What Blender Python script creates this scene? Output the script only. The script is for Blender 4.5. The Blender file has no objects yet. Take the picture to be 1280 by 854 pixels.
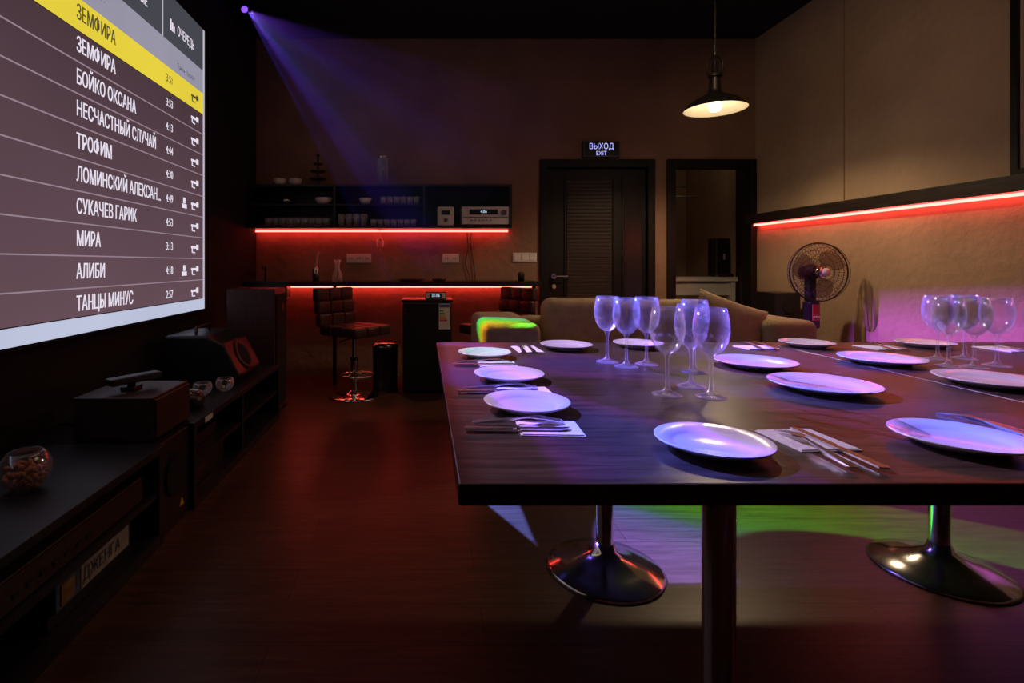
import bpy, bmesh, math, random
from mathutils import Vector, Matrix
random.seed(4)
sc = bpy.context.scene
CAMH = 1.1
F = 660.0
BW = 5.16      # back wall depth
LX = -1.64     # left wall
RX = 3.24      # right wall
CH = 3.30      # ceiling

# ------------------------------------------------------------------ materials
MATS = {}
def mat(name, col, rough=0.5, metal=0.0, var=0.0, scale=8.0, bump=0.0, bscale=30.0, spec=0.5,
        emit=None, estr=0.0, stretch=(1, 1, 1), coat=0.0, alpha=1.0):
    if name in MATS:
        return MATS[name]
    m = bpy.data.materials.new(name); m.use_nodes = True
    nt = m.node_tree; b = nt.nodes['Principled BSDF']
    b.inputs['Roughness'].default_value = rough
    b.inputs['Metallic'].default_value = metal
    b.inputs['Specular IOR Level'].default_value = spec
    b.inputs['Coat Weight'].default_value = coat
    b.inputs['Alpha'].default_value = alpha
    tc = nt.nodes.new('ShaderNodeTexCoord')
    mp = nt.nodes.new('ShaderNodeMapping'); mp.inputs['Scale'].default_value = stretch
    nt.links.new(tc.outputs['Object'], mp.inputs['Vector'])
    nz = nt.nodes.new('ShaderNodeTexNoise'); nz.inputs['Scale'].default_value = scale
    nz.inputs['Detail'].default_value = 6
    nt.links.new(mp.outputs['Vector'], nz.inputs['Vector'])
    rp = nt.nodes.new('ShaderNodeValToRGB')
    v = var if var > 0 else 0.04
    rp.color_ramp.elements[0].position = 0.3; rp.color_ramp.elements[1].position = 0.7
    rp.color_ramp.elements[0].color = (*[c * (1 - v) for c in col], 1)
    rp.color_ramp.elements[1].color = (*[min(1, c * (1 + v)) for c in col], 1)
    nt.links.new(nz.outputs['Fac'], rp.inputs['Fac'])
    nt.links.new(rp.outputs['Color'], b.inputs['Base Color'])
    if bump > 0:
        n2 = nt.nodes.new('ShaderNodeTexNoise'); n2.inputs['Scale'].default_value = bscale
        n2.inputs['Detail'].default_value = 8
        nt.links.new(mp.outputs['Vector'], n2.inputs['Vector'])
        bp = nt.nodes.new('ShaderNodeBump'); bp.inputs['Strength'].default_value = bump
        bp.inputs['Distance'].default_value = 0.02
        nt.links.new(n2.outputs['Fac'], bp.inputs['Height'])
        nt.links.new(bp.outputs['Normal'], b.inputs['Normal'])
    MATS[name] = m
    return m

def wood(name, c1, c2, rough, axis='Y', plank=None, coat=0.0, bump=0.1):
    m = bpy.data.materials.new(name); m.use_nodes = True
    nt = m.node_tree; b = nt.nodes['Principled BSDF']
    b.inputs['Roughness'].default_value = rough; b.inputs['Coat Weight'].default_value = coat
    tc = nt.nodes.new('ShaderNodeTexCoord')
    mp = nt.nodes.new('ShaderNodeMapping')
    mp.inputs['Scale'].default_value = (14, 1.2, 14) if axis == 'Y' else (1.2, 14, 14)
    nt.links.new(tc.outputs['Object'], mp.inputs['Vector'])
    nz = nt.nodes.new('ShaderNodeTexNoise'); nz.inputs['Scale'].default_value = 4
    nz.inputs['Detail'].default_value = 8; nz.inputs['Distortion'].default_value = 0.6
    nt.links.new(mp.outputs['Vector'], nz.inputs['Vector'])
    rp = nt.nodes.new('ShaderNodeValToRGB')
    rp.color_ramp.elements[0].position = 0.35; rp.color_ramp.elements[1].position = 0.68
    rp.color_ramp.elements[0].color = (*c1, 1); rp.color_ramp.elements[1].color = (*c2, 1)
    nt.links.new(nz.outputs['Fac'], rp.inputs['Fac'])
    out = rp.outputs['Color']
    if plank:
        br = nt.nodes.new('ShaderNodeTexBrick')
        br.inputs['Scale'].default_value = 1.0
        br.inputs['Brick Width'].default_value = 1.25; br.inputs['Row Height'].default_value = plank
        br.inputs['Mortar Size'].default_value = 0.002
        br.inputs['Color1'].default_value = (1, 1, 1, 1); br.inputs['Color2'].default_value = (0.72, 0.72, 0.72, 1)
        br.inputs['Mortar'].default_value = (0.35, 0.35, 0.35, 1)
        m2 = nt.nodes.new('ShaderNodeMapping')
        if axis == 'Y': m2.inputs['Rotation'].default_value = (0, 0, math.pi / 2)
        nt.links.new(tc.outputs['Object'], m2.inputs['Vector'])
        nt.links.new(m2.outputs['Vector'], br.inputs['Vector'])
        mx = nt.nodes.new('ShaderNodeMixRGB'); mx.blend_type = 'MULTIPLY'; mx.inputs['Fac'].default_value = 1
        nt.links.new(out, mx.inputs['Color1']); nt.links.new(br.outputs['Color'], mx.inputs['Color2'])
        out = mx.outputs['Color']
    nt.links.new(out, b.inputs['Base Color'])
    bp = nt.nodes.new('ShaderNodeBump'); bp.inputs['Strength'].default_value = bump; bp.inputs['Distance'].default_value = 0.003
    nt.links.new(nz.outputs['Fac'], bp.inputs['Height']); nt.links.new(bp.outputs['Normal'], b.inputs['Normal'])
    return m

def emis(name, col, strength, noise=0.0, zgrad=None):
    if name in MATS: return MATS[name]
    m = bpy.data.materials.new(name); m.use_nodes = True
    nt = m.node_tree; nt.nodes.clear()
    o = nt.nodes.new('ShaderNodeOutputMaterial'); e = nt.nodes.new('ShaderNodeEmission')
    e.inputs['Color'].default_value = (*col, 1); e.inputs['Strength'].default_value = strength
    nt.links.new(e.outputs[0], o.inputs[0])
    if noise > 0:
        tc = nt.nodes.new('ShaderNodeTexCoord')
        nz = nt.nodes.new('ShaderNodeTexNoise'); nz.inputs['Scale'].default_value = 1.6
        nt.links.new(tc.outputs['Object'], nz.inputs['Vector'])
        src = nz.outputs['Fac']
        if zgrad:
            sp_ = nt.nodes.new('ShaderNodeSeparateXYZ'); nt.links.new(tc.outputs['Object'], sp_.inputs[0])
            mr = nt.nodes.new('ShaderNodeMapRange')
            mr.inputs['From Min'].default_value = zgrad[0]; mr.inputs['From Max'].default_value = zgrad[1]
            nt.links.new(sp_.outputs['Z'], mr.inputs['Value'])
            ad = nt.nodes.new('ShaderNodeMath'); ad.operation = 'MULTIPLY_ADD'
            nt.links.new(nz.outputs['Fac'], ad.inputs[0]); ad.inputs[1].default_value = 0.25
            nt.links.new(mr.outputs[0], ad.inputs[2]); src = ad.outputs[0]
        rp = nt.nodes.new('ShaderNodeValToRGB')
        rp.color_ramp.elements[0].color = (*[c * (1 - noise) for c in col], 1)
        rp.color_ramp.elements[1].color = (*[c * (1 + noise) for c in col], 1)
        nt.links.new(src, rp.inputs['Fac']); nt.links.new(rp.outputs['Color'], e.inputs['Color'])
    MATS[name] = m
    return m

def glassmat(name, tint=(1, 1, 1), body=0.08, gl=0.9, blend=0.22):
    m = bpy.data.materials.new(name); m.use_nodes = True
    nt = m.node_tree; nt.nodes.clear()
    o = nt.nodes.new('ShaderNodeOutputMaterial')
    t = nt.nodes.new('ShaderNodeBsdfTransparent'); t.inputs['Color'].default_value = (*tint, 1)
    g = nt.nodes.new('ShaderNodeBsdfGlossy'); g.inputs['Roughness'].default_value = 0.10
    g.inputs['Color'].default_value = (gl, gl, gl, 1)
    tl = nt.nodes.new('ShaderNodeBsdfTranslucent'); tl.inputs['Color'].default_value = (0.9, 0.9, 0.95, 1)
    df = nt.nodes.new('ShaderNodeBsdfDiffuse'); df.inputs['Color'].default_value = (0.9, 0.9, 0.95, 1)
    md = nt.nodes.new('ShaderNodeMixShader'); md.inputs['Fac'].default_value = 0.5
    nt.links.new(tl.outputs[0], md.inputs[1]); nt.links.new(df.outputs[0], md.inputs[2])
    lw = nt.nodes.new('ShaderNodeLayerWeight'); lw.inputs['Blend'].default_value = blend
    mx = nt.nodes.new('ShaderNodeMixShader'); m2 = nt.nodes.new('ShaderNodeMixShader')
    mp = nt.nodes.new('ShaderNodeMath'); mp.operation = 'MULTIPLY_ADD'
    mp.inputs[1].default_value = 0.7; mp.inputs[2].default_value = 0.035
    nt.links.new(lw.outputs['Facing'], mp.inputs[0])
    nt.links.new(mp.outputs[0], mx.inputs['Fac'])
    nt.links.new(t.outputs[0], mx.inputs[1]); nt.links.new(g.outputs[0], mx.inputs[2])
    mb_ = nt.nodes.new('ShaderNodeMath'); mb_.operation = 'MULTIPLY_ADD'
    mb_.inputs[1].default_value = body * 4; mb_.inputs[2].default_value = body * 0.2
    nt.links.new(lw.outputs['Facing'], mb_.inputs[0]); nt.links.new(mb_.outputs[0], m2.inputs['Fac'])
    nt.links.new(mx.outputs[0], m2.inputs[1]); nt.links.new(md.outputs[0], m2.inputs[2])
    nt.links.new(m2.outputs[0], o.inputs[0])
    return m

M_back = mat('plaster_brown', (0.28, 0.165, 0.105), 0.85, var=0.18, scale=2.2, bump=0.5, bscale=14)
M_right = mat('plaster_beige', (0.42, 0.30, 0.20), 0.85, var=0.10, scale=2.5, bump=0.5, bscale=16)
M_black = mat('black_paint', (0.008, 0.008, 0.010), 0.9, var=0.2)
M_ceil = mat('ceiling_black', (0.006, 0.006, 0.008), 0.9, var=0.2)
M_cab = mat('black_laminate', (0.009, 0.011, 0.017), 0.45, var=0.15, scale=12)
M_blk = mat('black_plastic', (0.012, 0.012, 0.013), 0.35, var=0.1)
M_spk = mat('speaker_vinyl', (0.040, 0.018, 0.014), 0.4, var=0.25, scale=14, stretch=(1, 8, 1))
M_grille = mat('speaker_grille', (0.010, 0.010, 0.010), 0.95, bump=0.8, bscale=300)
M_frame = mat('door_frame_wenge', (0.007, 0.006, 0.006), 0.5, var=0.2, scale=10, stretch=(8, 8, 1), spec=0.3)
M_door = mat('door_wenge', (0.035, 0.024, 0.020), 0.45, var=0.25, scale=9, stretch=(1, 1, 14), spec=0.3)
M_dgl = mat('door_dark_glass', (0.02, 0.018, 0.018), 0.22)
M_chrome = mat('chrome', (0.75, 0.74, 0.74), 0.13, metal=1.0)
M_steel = mat('steel', (0.6, 0.6, 0.6), 0.25, metal=1.0)
M_plate = mat('white_porcelain', (0.80, 0.78, 0.77), 0.18, coat=0.3)
M_napkin = mat('paper_napkin', (0.80, 0.78, 0.78), 0.9, bump=0.2, bscale=80)
M_white = mat('white_plastic', (0.72, 0.70, 0.68), 0.4)
M_silver = mat('silver_panel', (0.70, 0.67, 0.65), 0.35, metal=0.0)
M_sofa = mat('beige_fabric', (0.44, 0.34, 0.23), 0.95, var=0.12, scale=20, bump=0.4, bscale=180)
M_leather = mat('dark_red_leather', (0.045, 0.016, 0.014), 0.35, bump=0.15, bscale=90)
M_nuts = mat('nuts', (0.50, 0.22, 0.10), 0.6, var=0.5, scale=60)
M_red = mat('red_plastic', (0.5, 0.04, 0.03), 0.4)
M_redspk = mat('mahogany_veneer', (0.06, 0.020, 0.015), 0.45, var=0.3, scale=10, stretch=(8, 8, 1))
M_shade = mat('lamp_shade_metal', (0.05, 0.045, 0.04), 0.35, metal=0.6)
M_shadein = mat('lamp_shade_enamel', (0.80, 0.68, 0.50), 0.5)
M_floor = wood('floor_laminate', (0.060, 0.026, 0.018), (0.120, 0.052, 0.036), 0.36, 'X', plank=0.19, bump=0.15)
M_table = wood('table_wenge', (0.034, 0.021, 0.018), (0.085, 0.053, 0.045), 0.30, 'X', bump=0.25)
M_ledge = wood('ledge_wenge', (0.012, 0.009, 0.008), (0.035, 0.022, 0.018), 0.4, 'Y')
M_glass = glassmat('clear_glass', body=0.085)
M_tumbler = glassmat('tumbler_glass', body=0.10, blend=0.3)
M_led = emis('led_red', (1.0, 0.065, 0.045), 12.0)
M_ledr = emis('led_red_ledge', (1.0, 0.075, 0.060), 12.0)
M_bulb = emis('bulb_warm', (1.0, 0.85, 0.6), 26.0)
M_cardw = mat('label_white', (0.6, 0.6, 0.58), 0.6)
M_yel = mat('label_yellow', (0.7, 0.42, 0.03), 0.6)
M_blue = mat('box_print_blue', (0.05, 0.09, 0.13), 0.5, var=0.5, scale=25)

# ------------------------------------------------------------------ builders
class G:
    """group root. world=True: coordinates given in world space."""
    def __init__(s, name, loc=(0, 0, 0), rot=0.0, world=True):
        s.e = bpy.data.objects.new(name, None)
        s.e.empty_display_size = 0.1
        s.e.location = loc; s.e.rotation_euler = (0, 0, rot)
        sc.collection.objects.link(s.e)
        s.off = Vector(loc) if world else Vector((0, 0, 0))
    def link(s, name, me, m, smooth=False, bevel=0, seg=2):
        ob = bpy.data.objects.new(name, me); sc.collection.objects.link(ob)
        if m: me.materials.append(m)
        if smooth:
            for p in me.polygons: p.use_smooth = True
        if bevel:
            b = ob.modifiers.new('bevel', 'BEVEL'); b.width = bevel; b.segments = seg; b.limit_method = 'ANGLE'
        ob.parent = s.e
        return ob
    def box(s, name, x0, x1, y0, y1, z0, z1, m, bevel=0, seg=2, smooth=False):
        bm = bmesh.new(); o = s.off
        addbox(bm, x0 - o.x, x1 - o.x, y0 - o.y, y1 - o.y, z0 - o.z, z1 - o.z)
        me = bpy.data.meshes.new(name); bm.to_mesh(me); bm.free()
        return s.link(name, me, m, smooth, bevel, seg)
    def boxes(s, name, lst, m, bevel=0):
        bm = bmesh.new(); o = s.off
        for (x0, x1, y0, y1, z0, z1) in lst:
            addbox(bm, x0 - o.x, x1 - o.x, y0 - o.y, y1 - o.y, z0 - o.z, z1 - o.z)
        me = bpy.data.meshes.new(name); bm.to_mesh(me); bm.free()
        return s.link(name, me, m, False, bevel)
    def lathe(s, name, prof, c, m, seg=40, axis='Z', closed=False):
        bm = bmesh.new(); addlathe(bm, prof, Vector(c) - s.off, seg, axis)
        me = bpy.data.meshes.new(name); bm.to_mesh(me); bm.free()
        return s.link(name, me, m, True)
    def cyl(s, name, c, r, h, m, axis='Z', seg=32, r2=None):
        r2 = r if r2 is None else r2
        bm = bmesh.new()
        addlathe(bm, [(0, 0), (r, 0)], Vector(c) - s.off, seg, axis)
        addlathe(bm, [(r, 0), (r2, h)], Vector(c) - s.off, seg, axis)
        addlathe(bm, [(r2, h), (0, h)], Vector(c) - s.off, seg, axis)
        me = bpy.data.meshes.new(name); bm.to_mesh(me); bm.free()
        ob = s.link(name, me, m, False)
        for p in me.polygons:
            if len(p.vertices) == 4: p.use_smooth = True
        return ob
    def tube(s, name, pts, r, m, cyclic=False, res=4):
        cu = bpy.data.curves.new(name, 'CURVE'); cu.dimensions = '3D'
        cu.bevel_depth = r; cu.bevel_resolution = res; cu.use_fill_caps = True
        sets = pts if isinstance(pts[0][0], (tuple, list, Vector)) else [pts]
        for pp in sets:
            sp = cu.splines.new('POLY'); sp.points.add(len(pp) - 1)
            for i, p in enumerate(pp):
                q = Vector(p) - s.off; sp.points[i].co = (q.x, q.y, q.z, 1)
            sp.use_cyclic_u = cyclic
        tmp = bpy.data.objects.new('tmp', cu); sc.collection.objects.link(tmp)
        bpy.context.view_layer.update()
        me = bpy.data.meshes.new_from_object(tmp.evaluated_get(bpy.context.evaluated_depsgraph_get()))
        bpy.data.objects.remove(tmp)
        me.materials.clear()
        return s.link(name, me, m, True)
    def text(s, name, body, loc, size, m, face='L', sx=1.0, align='LEFT'):
        cu = bpy.data.curves.new(name, 'FONT'); cu.body = body; cu.size = size; cu.align_x = align
        cu.align_y = 'CENTER'
        ob = bpy.data.objects.new(name, cu); sc.collection.objects.link(ob)
        cu.materials.append(m)
        ob.location = Vector(loc) - s.off
        ob.rotation_euler = (math.pi / 2, 0, math.pi / 2) if face == 'L' else (math.pi / 2, 0, 0)
        ob.scale = (sx, 1, 1)
        ob.parent = s.e
        return ob

def addbox(bm, x0, x1, y0, y1, z0, z1):
    v = [bm.verts.new(p) for p in ((x0, y0, z0), (x1, y0, z0), (x1, y1, z0), (x0, y1, z0),
                                   (x0, y0, z1), (x1, y0, z1), (x1, y1, z1), (x0, y1, z1))]
    for f in ((3, 2, 1, 0), (4, 5, 6, 7), (0, 1, 5, 4), (1, 2, 6, 5), (2, 3, 7, 6), (3, 0, 4, 7)):
        bm.faces.new([v[i] for i in f])

def addlathe(bm, prof, c, seg=32, axis='Z'):
    rings = []
    for (r, h) in prof:
        if r <= 1e-6:
            ps = [(0, 0, h)]
        else:
            ps = [(r * math.cos(2 * math.pi * i / seg), r * math.sin(2 * math.pi * i / seg), h) for i in range(seg)]
        out = []
        for (x, y, z) in ps:
            if axis == 'X': q = (z, x, y)
            elif axis == 'Y': q = (x, z, -y)
            else: q = (x, y, z)
            out.append(bm.verts.new(Vector(q) + Vector(c)))
        rings.append(out)
    for a, b in zip(rings[:-1], rings[1:]):
        for i in range(seg):
            j = (i + 1) % seg
            try:
                if len(a) == 1 and len(b) > 1: bm.faces.new((a[0], b[j], b[i]))
                elif len(b) == 1 and len(a) > 1: bm.faces.new((a[i], a[j], b[0]))
                elif len(a) > 1: bm.faces.new((a[i], a[j], b[j], b[i]))
            except ValueError: pass

def single(name, bm, m, smooth=False, loc=(0, 0, 0), rot=0, bevel=0):
    me = bpy.data.meshes.new(name); bm.to_mesh(me); bm.free()
    ob = bpy.data.objects.new(name, me); sc.collection.objects.link(ob)
    for k in (m if isinstance(m, list) else [m]): me.materials.append(k)
    if smooth:
        for p in me.polygons: p.use_smooth = True
    ob.location = loc; ob.rotation_euler = (0, 0, rot)
    if bevel:
        b = ob.modifiers.new('bevel', 'BEVEL'); b.width = bevel; b.segments = 2; b.limit_method = 'ANGLE'
    return ob

def sbox(name, lst, m, bevel=0):
    bm = bmesh.new()
    if not isinstance(lst, list): lst = [lst]
    cx = sum((b[0] + b[1]) / 2 for b in lst) / len(lst); cy = sum((b[2] + b[3]) / 2 for b in lst) / len(lst)
    cz = min(b[4] for b in lst)
    for b in lst: addbox(bm, b[0] - cx, b[1] - cx, b[2] - cy, b[3] - cy, b[4] - cz, b[5] - cz)
    return single(name, bm, m, loc=(cx, cy, cz), bevel=bevel)

# ------------------------------------------------------------------ room shell
FY = -1.6
sbox('floor', (LX - 0.1, 4.6, FY - 0.1, 7.4, -0.1, 0.0), M_floor)
sbox('ceiling', (LX - 0.1, 4.6, FY - 0.1, 7.4, CH, CH + 0.1), M_ceil)
sbox('wall_left', (LX - 0.1, LX, FY - 0.1, BW + 0.12, 0, CH), M_black)
sbox('wall_right', (RX, RX + 0.1, FY - 0.1, BW, 0, CH), M_right)
sbox('wall_front', (LX, RX, FY - 0.1, FY, 0, CH), M_back)
D1a, D1b, DT = 1.19, 2.19, 2.06
D2a, D2b = 2.44, 3.19
sbox('wall_back', [(LX, D1a, BW, BW + 0.12, 0, CH), (D1a, D1b, BW, BW + 0.12, DT, CH),
                   (D1b, D2a, BW, BW + 0.12, 0, CH), (D2a, D2b, BW, BW + 0.12, DT, CH),
                   (D2b, 4.6, BW, BW + 0.12, 0, CH)], M_back)
# room behind doorway
sbox('wall_hallway', [(2.25, 2.35, BW + 0.12, 7.4, 0, CH), (2.35, 4.6, 7.3, 7.4, 0, CH), (4.5, 4.6, BW + 0.12, 7.3, 0, CH),
                      (3.62, 3.72, 6.3, 7.3, 0, CH)], M_right)
sbox('wall_closet', (1.0, 2.25, BW + 0.5, BW + 0.55, 0, CH), M_black)

# door frames
f1 = G('door_1', (1.69, BW, 0))
f1.boxes('frame', [(1.13, 1.20, BW - 0.03, BW + 0.12, 0, 2.12), (2.18, 2.25, BW - 0.03, BW + 0.12, 0, 2.12),
                   (1.20, 2.18, BW - 0.03, BW + 0.12, 2.04, 2.12)], M_frame, 0.004)
f1.box('leaf', 1.205, 2.175, BW + 0.02, BW + 0.06, 0.01, 2.035, M_frame, 0.003)
slats = [(1.40, 1.84, BW + 0.012, BW + 0.02, 0.16 + i * 0.036, 0.16 + i * 0.036 + 0.031) for i in range(49)]
f1.boxes('slats', slats, M_door, 0.002)
f1.box('glass_strip', 1.96, 2.13, BW + 0.012, BW + 0.02, 0.12, 1.95, M_dgl)
f1.boxes('mould', [(1.375, 1.39, BW + 0.008, BW + 0.02, 0.12, 1.95), (1.85, 1.865, BW + 0.008, BW + 0.02, 0.12, 1.95),
                   (1.94, 1.955, BW + 0.008, BW + 0.02, 0.12, 1.95)], M_frame)
f1.cyl('handle_rose', (1.27, BW - 0.0, 0.98), 0.026, 0.02, M_chrome, 'Y')
f1.tube('handle_lever', [(1.27, BW + 0.0, 0.98), (1.27, BW - 0.045, 0.98), (1.285, BW - 0.05, 0.98), (1.39, BW - 0.05, 0.98)], 0.009, M_chrome)
f1.cyl('lock', (1.27, BW - 0.0, 0.88), 0.022, 0.015, M_chrome, 'Y')

f2 = G('door_2', (2.8, BW, 0))
f2.boxes('frame', [(2.37, 2.45, BW - 0.03, BW + 0.12, 0, 2.12), (3.18, 3.235, BW - 0.03, BW + 0.12, 0, 2.12),
                   (2.45, 3.18, BW - 0.03, BW + 0.12, 2.04, 2.12)], M_frame, 0.004)

# hallway contents
h = G('sideboard', (3.3, 6.2, 0))
h.box('top', 2.75, 3.6, 6.05, 6.35, 0.90, 0.95, M_white, 0.005)
h.boxes('legs', [(2.77, 2.82, 6.07, 6.33, 0, 0.90), (3.53, 3.58, 6.07, 6.33, 0, 0.90), (2.82, 3.53, 6.1, 6.13, 0.74, 0.9)], M_white)
h.box('shelf', 2.82, 3.53, 6.08, 6.32, 0.4, 0.43, M_blk)
cm = G('espresso_machine', (3.45, 6.2, 0.952))
cm.box('body', 3.38, 3.56, 6.12, 6.3, 0.952, 1.40, M_blk, 0.02)
cm.box('drip_tray', 3.38, 3.56, 6.07, 6.12, 0.952, 0.985, M_steel)
cm.cyl('spout', (3.47, 6.1, 1.15), 0.02, 0.07, M_steel)
rl = G('coat_rail', (2.7, 5.9, 1.9))
rl.tube('bar', [(2.36, 5.9, 1.85), (3.05, 5.9, 1.85)], 0.014, M_steel)
rl.tube('bar_upper', [(2.36, 6.0, 1.98), (3.05, 6.0, 1.98)], 0.010, M_steel)

# exit sign
ex = G('exit_sign', (1.72, BW - 0.02, 2.21))
ex.box('case', 1.54, 1.90, BW - 0.04, BW, 2.135, 2.29, M_blk, 0.004)
M_ex = emis('exit_text_blue', (0.40, 0.40, 1.0), 1.3)
ex.boxes('border', [(1.55, 1.89, BW - 0.043, BW - 0.040, 2.28, 2.284), (1.55, 1.89, BW - 0.043, BW - 0.040, 2.141, 2.145),
                    (1.55, 1.554, BW - 0.043, BW - 0.040, 2.145, 2.28), (1.886, 1.89, BW - 0.043, BW - 0.040, 2.145, 2.28)],
         mat('sign_border', (0.15, 0.15, 0.18), 0.5))
ex.text('text_top', 'ВЫХОД', (1.72, BW - 0.043, 2.238), 0.080, M_ex, 'B', 0.80, 'CENTER')
ex.text('text_bottom', 'EXIT', (1.72, BW - 0.043, 2.172), 0.060, M_ex, 'B', 0.85, 'CENTER')

# right wall ledge + led + upper panel
sbox('trim_1', (RX - 0.10, RX, 0.2, BW, 1.485, 1.575), M_ledge, 0.003)
lg = G('led_strip', (RX - 0.035, 3.0, 1.46))
lg.box('diode_bar', RX - 0.055, RX - 0.03, 0.3, BW - 0.06, 1.466, 1.482, M_ledr)
up = G('framed_panel', (RX - 0.02, 2.3, 1.58))
up.box('panel', RX - 0.045, RX, 0.6, 2.85, 1.60, 3.25, M_right)
up.boxes('frame', [(RX - 0.06, RX, 2.83, 2.865, 1.58, 3.27), (RX - 0.06, RX, 0.6, 2.83, 1.58, 1.61)], M_frame)
sbox('trim_2', (RX - 0.006, RX, 4.065, 4.073, 1.575, CH), mat('joint_brown', (0.30, 0.21, 0.14), 0.8))

# ------------------------------------------------------------------ bar zone
sh = G('hanging_shelf', (-0.4, BW - 0.15, 1.43))
Y0 = BW - 0.30; Z0 = 1.432; Z1 = 1.835; XL = LX + 0.005; XR = 0.81; BY = BW - 0.002
t = 0.022
xa, xb = -0.825, 0.0
sh.boxes('carcass', [(XL, XR, Y0, BY, Z0, Z0 + t), (XL, XR, Y0, BY, Z1 - t, Z1),
                     (xa - t / 2, xa + t / 2, Y0, BY, Z0 + t, Z1 - t), (xb - t / 2, xb + t / 2, Y0, BY, Z0 + t, Z1 - t),
                     (XR - t, XR, Y0, BY, Z0 + t, Z1 - t), (XL, XL + t, Y0, BY, Z0 + t, Z1 - t),
                     (XL + t, xa - t / 2, Y0 + 0.02, BY, 1.64, 1.655), (xa + t / 2, xb - t / 2, Y0 + 0.02, BY, 1.64, 1.655)], M_cab)
sh.box('back_panel', XL + t, XR - t, BW - 0.012, BW - 0.003, Z0 + t, Z1 - t, M_cab)
l1 = G('led_strip', (-0.4, BW - 0.05, 1.41))
l1.box('diode_bar', XL + 0.01, XR, BW - 0.07, BW - 0.052, 1.409, 1.425, M_led)

M_shelfglass = glassmat('shelf_glass', body=0.26, blend=0.4)
def tumblers(name, lst, r=0.03, hh=0.075):
    bm = bmesh.new()
    ox, oy, oz = lst[0]
    for (x, y, z) in lst:
        addlathe(bm, [(0, 0.001), (r * 0.8, 0.001), (r, hh), (r * 0.93, hh), (r * 0.74, 0.006), (0, 0.006)], (x - ox, y - oy, z - oz), 20)
    return single(name, bm, M_shelfglass, True, (ox, oy, oz))
L = []
for i in range(9):
    for j in range(2): L.append((-1.45 + i * 0.068, Y0 + 0.045 + j * 0.08, Z0 + t))
tumblers('drinking_glasses', L)
L = [(-0.77 + i * 0.07, Y0 + 0.045 + j * 0.09, Z0 + t) for i in range(4) for j in range(2)]
tumblers('drinking_glasses', L, 0.028, 0.11)
L = [(-0.47 + i * 0.062, Y0 + 0.045 + j * 0.08, Z0 + t) for i in range(7) for j in range(2)]
tumblers('drinking_glasses', L, 0.026, 0.06)
L = [(-0.38 + i * 0.062, Y0 + 0.06 + j * 0.08, 1.656) for i in range(6) for j in range(2)]
tumblers('drinking_glasses', L, 0.027, 0.07)

def bowl(name, c, r, hh, m=M_plate, stack=1):
    bm = bmesh.new()
    for k in range(stack):
        z = k * hh * 0.28
        addlathe(bm, [(0, z), (r * 0.45, z), (r * 0.8, z + hh * 0.4), (r, z + hh), (r * 0.95, z + hh), (r * 0.74, z + hh * 0.45), (r * 0.4, z + 0.006), (0, z + 0.006)], (0, 0, 0), 32)
    return single(name, bm, m, True, c)
bowl('white_bowl', (-1.37, Y0 + 0.15, Z1), 0.065, 0.055, stack=2)
bowl('white_bowl', (-1.22, Y0 + 0.15, Z1), 0.065, 0.055, stack=2)
bowl('white_bowl', (-0.94, Y0 + 0.11, 1.656), 0.085, 0.05, stack=2)
bowl('white_bowl', (-0.55, Y0 + 0.10, 1.656), 0.06, 0.06)
bowl('steel_bowl', (-1.3, Y0 + 0.12, 1.656), 0.07, 0.05, M_steel)

bt = G('tiered_stand', (-1.0, Y0 + 0.12, Z1))
bt.cyl('base', (-1.0, Y0 + 0.12, Z1), 0.06, 0.012, M_blk)
bt.cyl('rod', (-1.0, Y0 + 0.12, Z1 + 0.012), 0.009, 0.27, M_blk)
for k, (z, r) in enumerate([(0.06, 0.075), (0.13, 0.068), (0.20, 0.04)]):
    bt.lathe('tray_%d' % k, [(0.009, z), (r, z), (r + 0.006, z + 0.012), (r, z + 0.012), (0.009, z + 0.004)], (-1.0, Y0 + 0.12, Z1), M_spk)
bt.lathe('finial', [(0, 0.31), (0.018, 0.295), (0.014, 0.28), (0, 0.27)], (-1.0, Y0 + 0.12, Z1), M_blk)

vs = G('glass_dispenser', (-0.39, Y0 + 0.12, Z1))
vs.lathe('cylinder', [(0, 0), (0.05, 0), (0.05, 0.26), (0.046, 0.26), (0.046, 0.01), (0, 0.01)], (-0.39, Y0 + 0.12, Z1), M_shelfglass)
vs.cyl('insert', (-0.39, Y0 + 0.12, Z1 + 0.012), 0.034, 0.13, mat('beans_brown', (0.16, 0.09, 0.05), 0.7, var=0.5, scale=80))
vs.cyl('foot', (-0.39, Y0 + 0.12, Z1 - 0.0), 0.055, 0.006, M_steel)
vs.cyl('lid', (-0.39, Y0 + 0.12, Z1 + 0.26), 0.052, 0.015, M_steel)

kt = G('coffee_grinder', (0.20, Y0 + 0.08, Z0 + t))
kt.box('body', 0.125, 0.275, Y0 + 0.006, Y0 + 0.16, Z0 + t, Z0 + t + 0.175, M_white, 0.012, 3)
kt.box('slot', 0.16, 0.24, Y0 + 0.002, Y0 + 0.006, Z0 + t + 0.10, Z0 + t + 0.14, M_blk)
kt.cyl('knob', (0.2, Y0 - 0.004, Z0 + t + 0.05), 0.018, 0.01, M_steel, 'Y')

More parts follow.
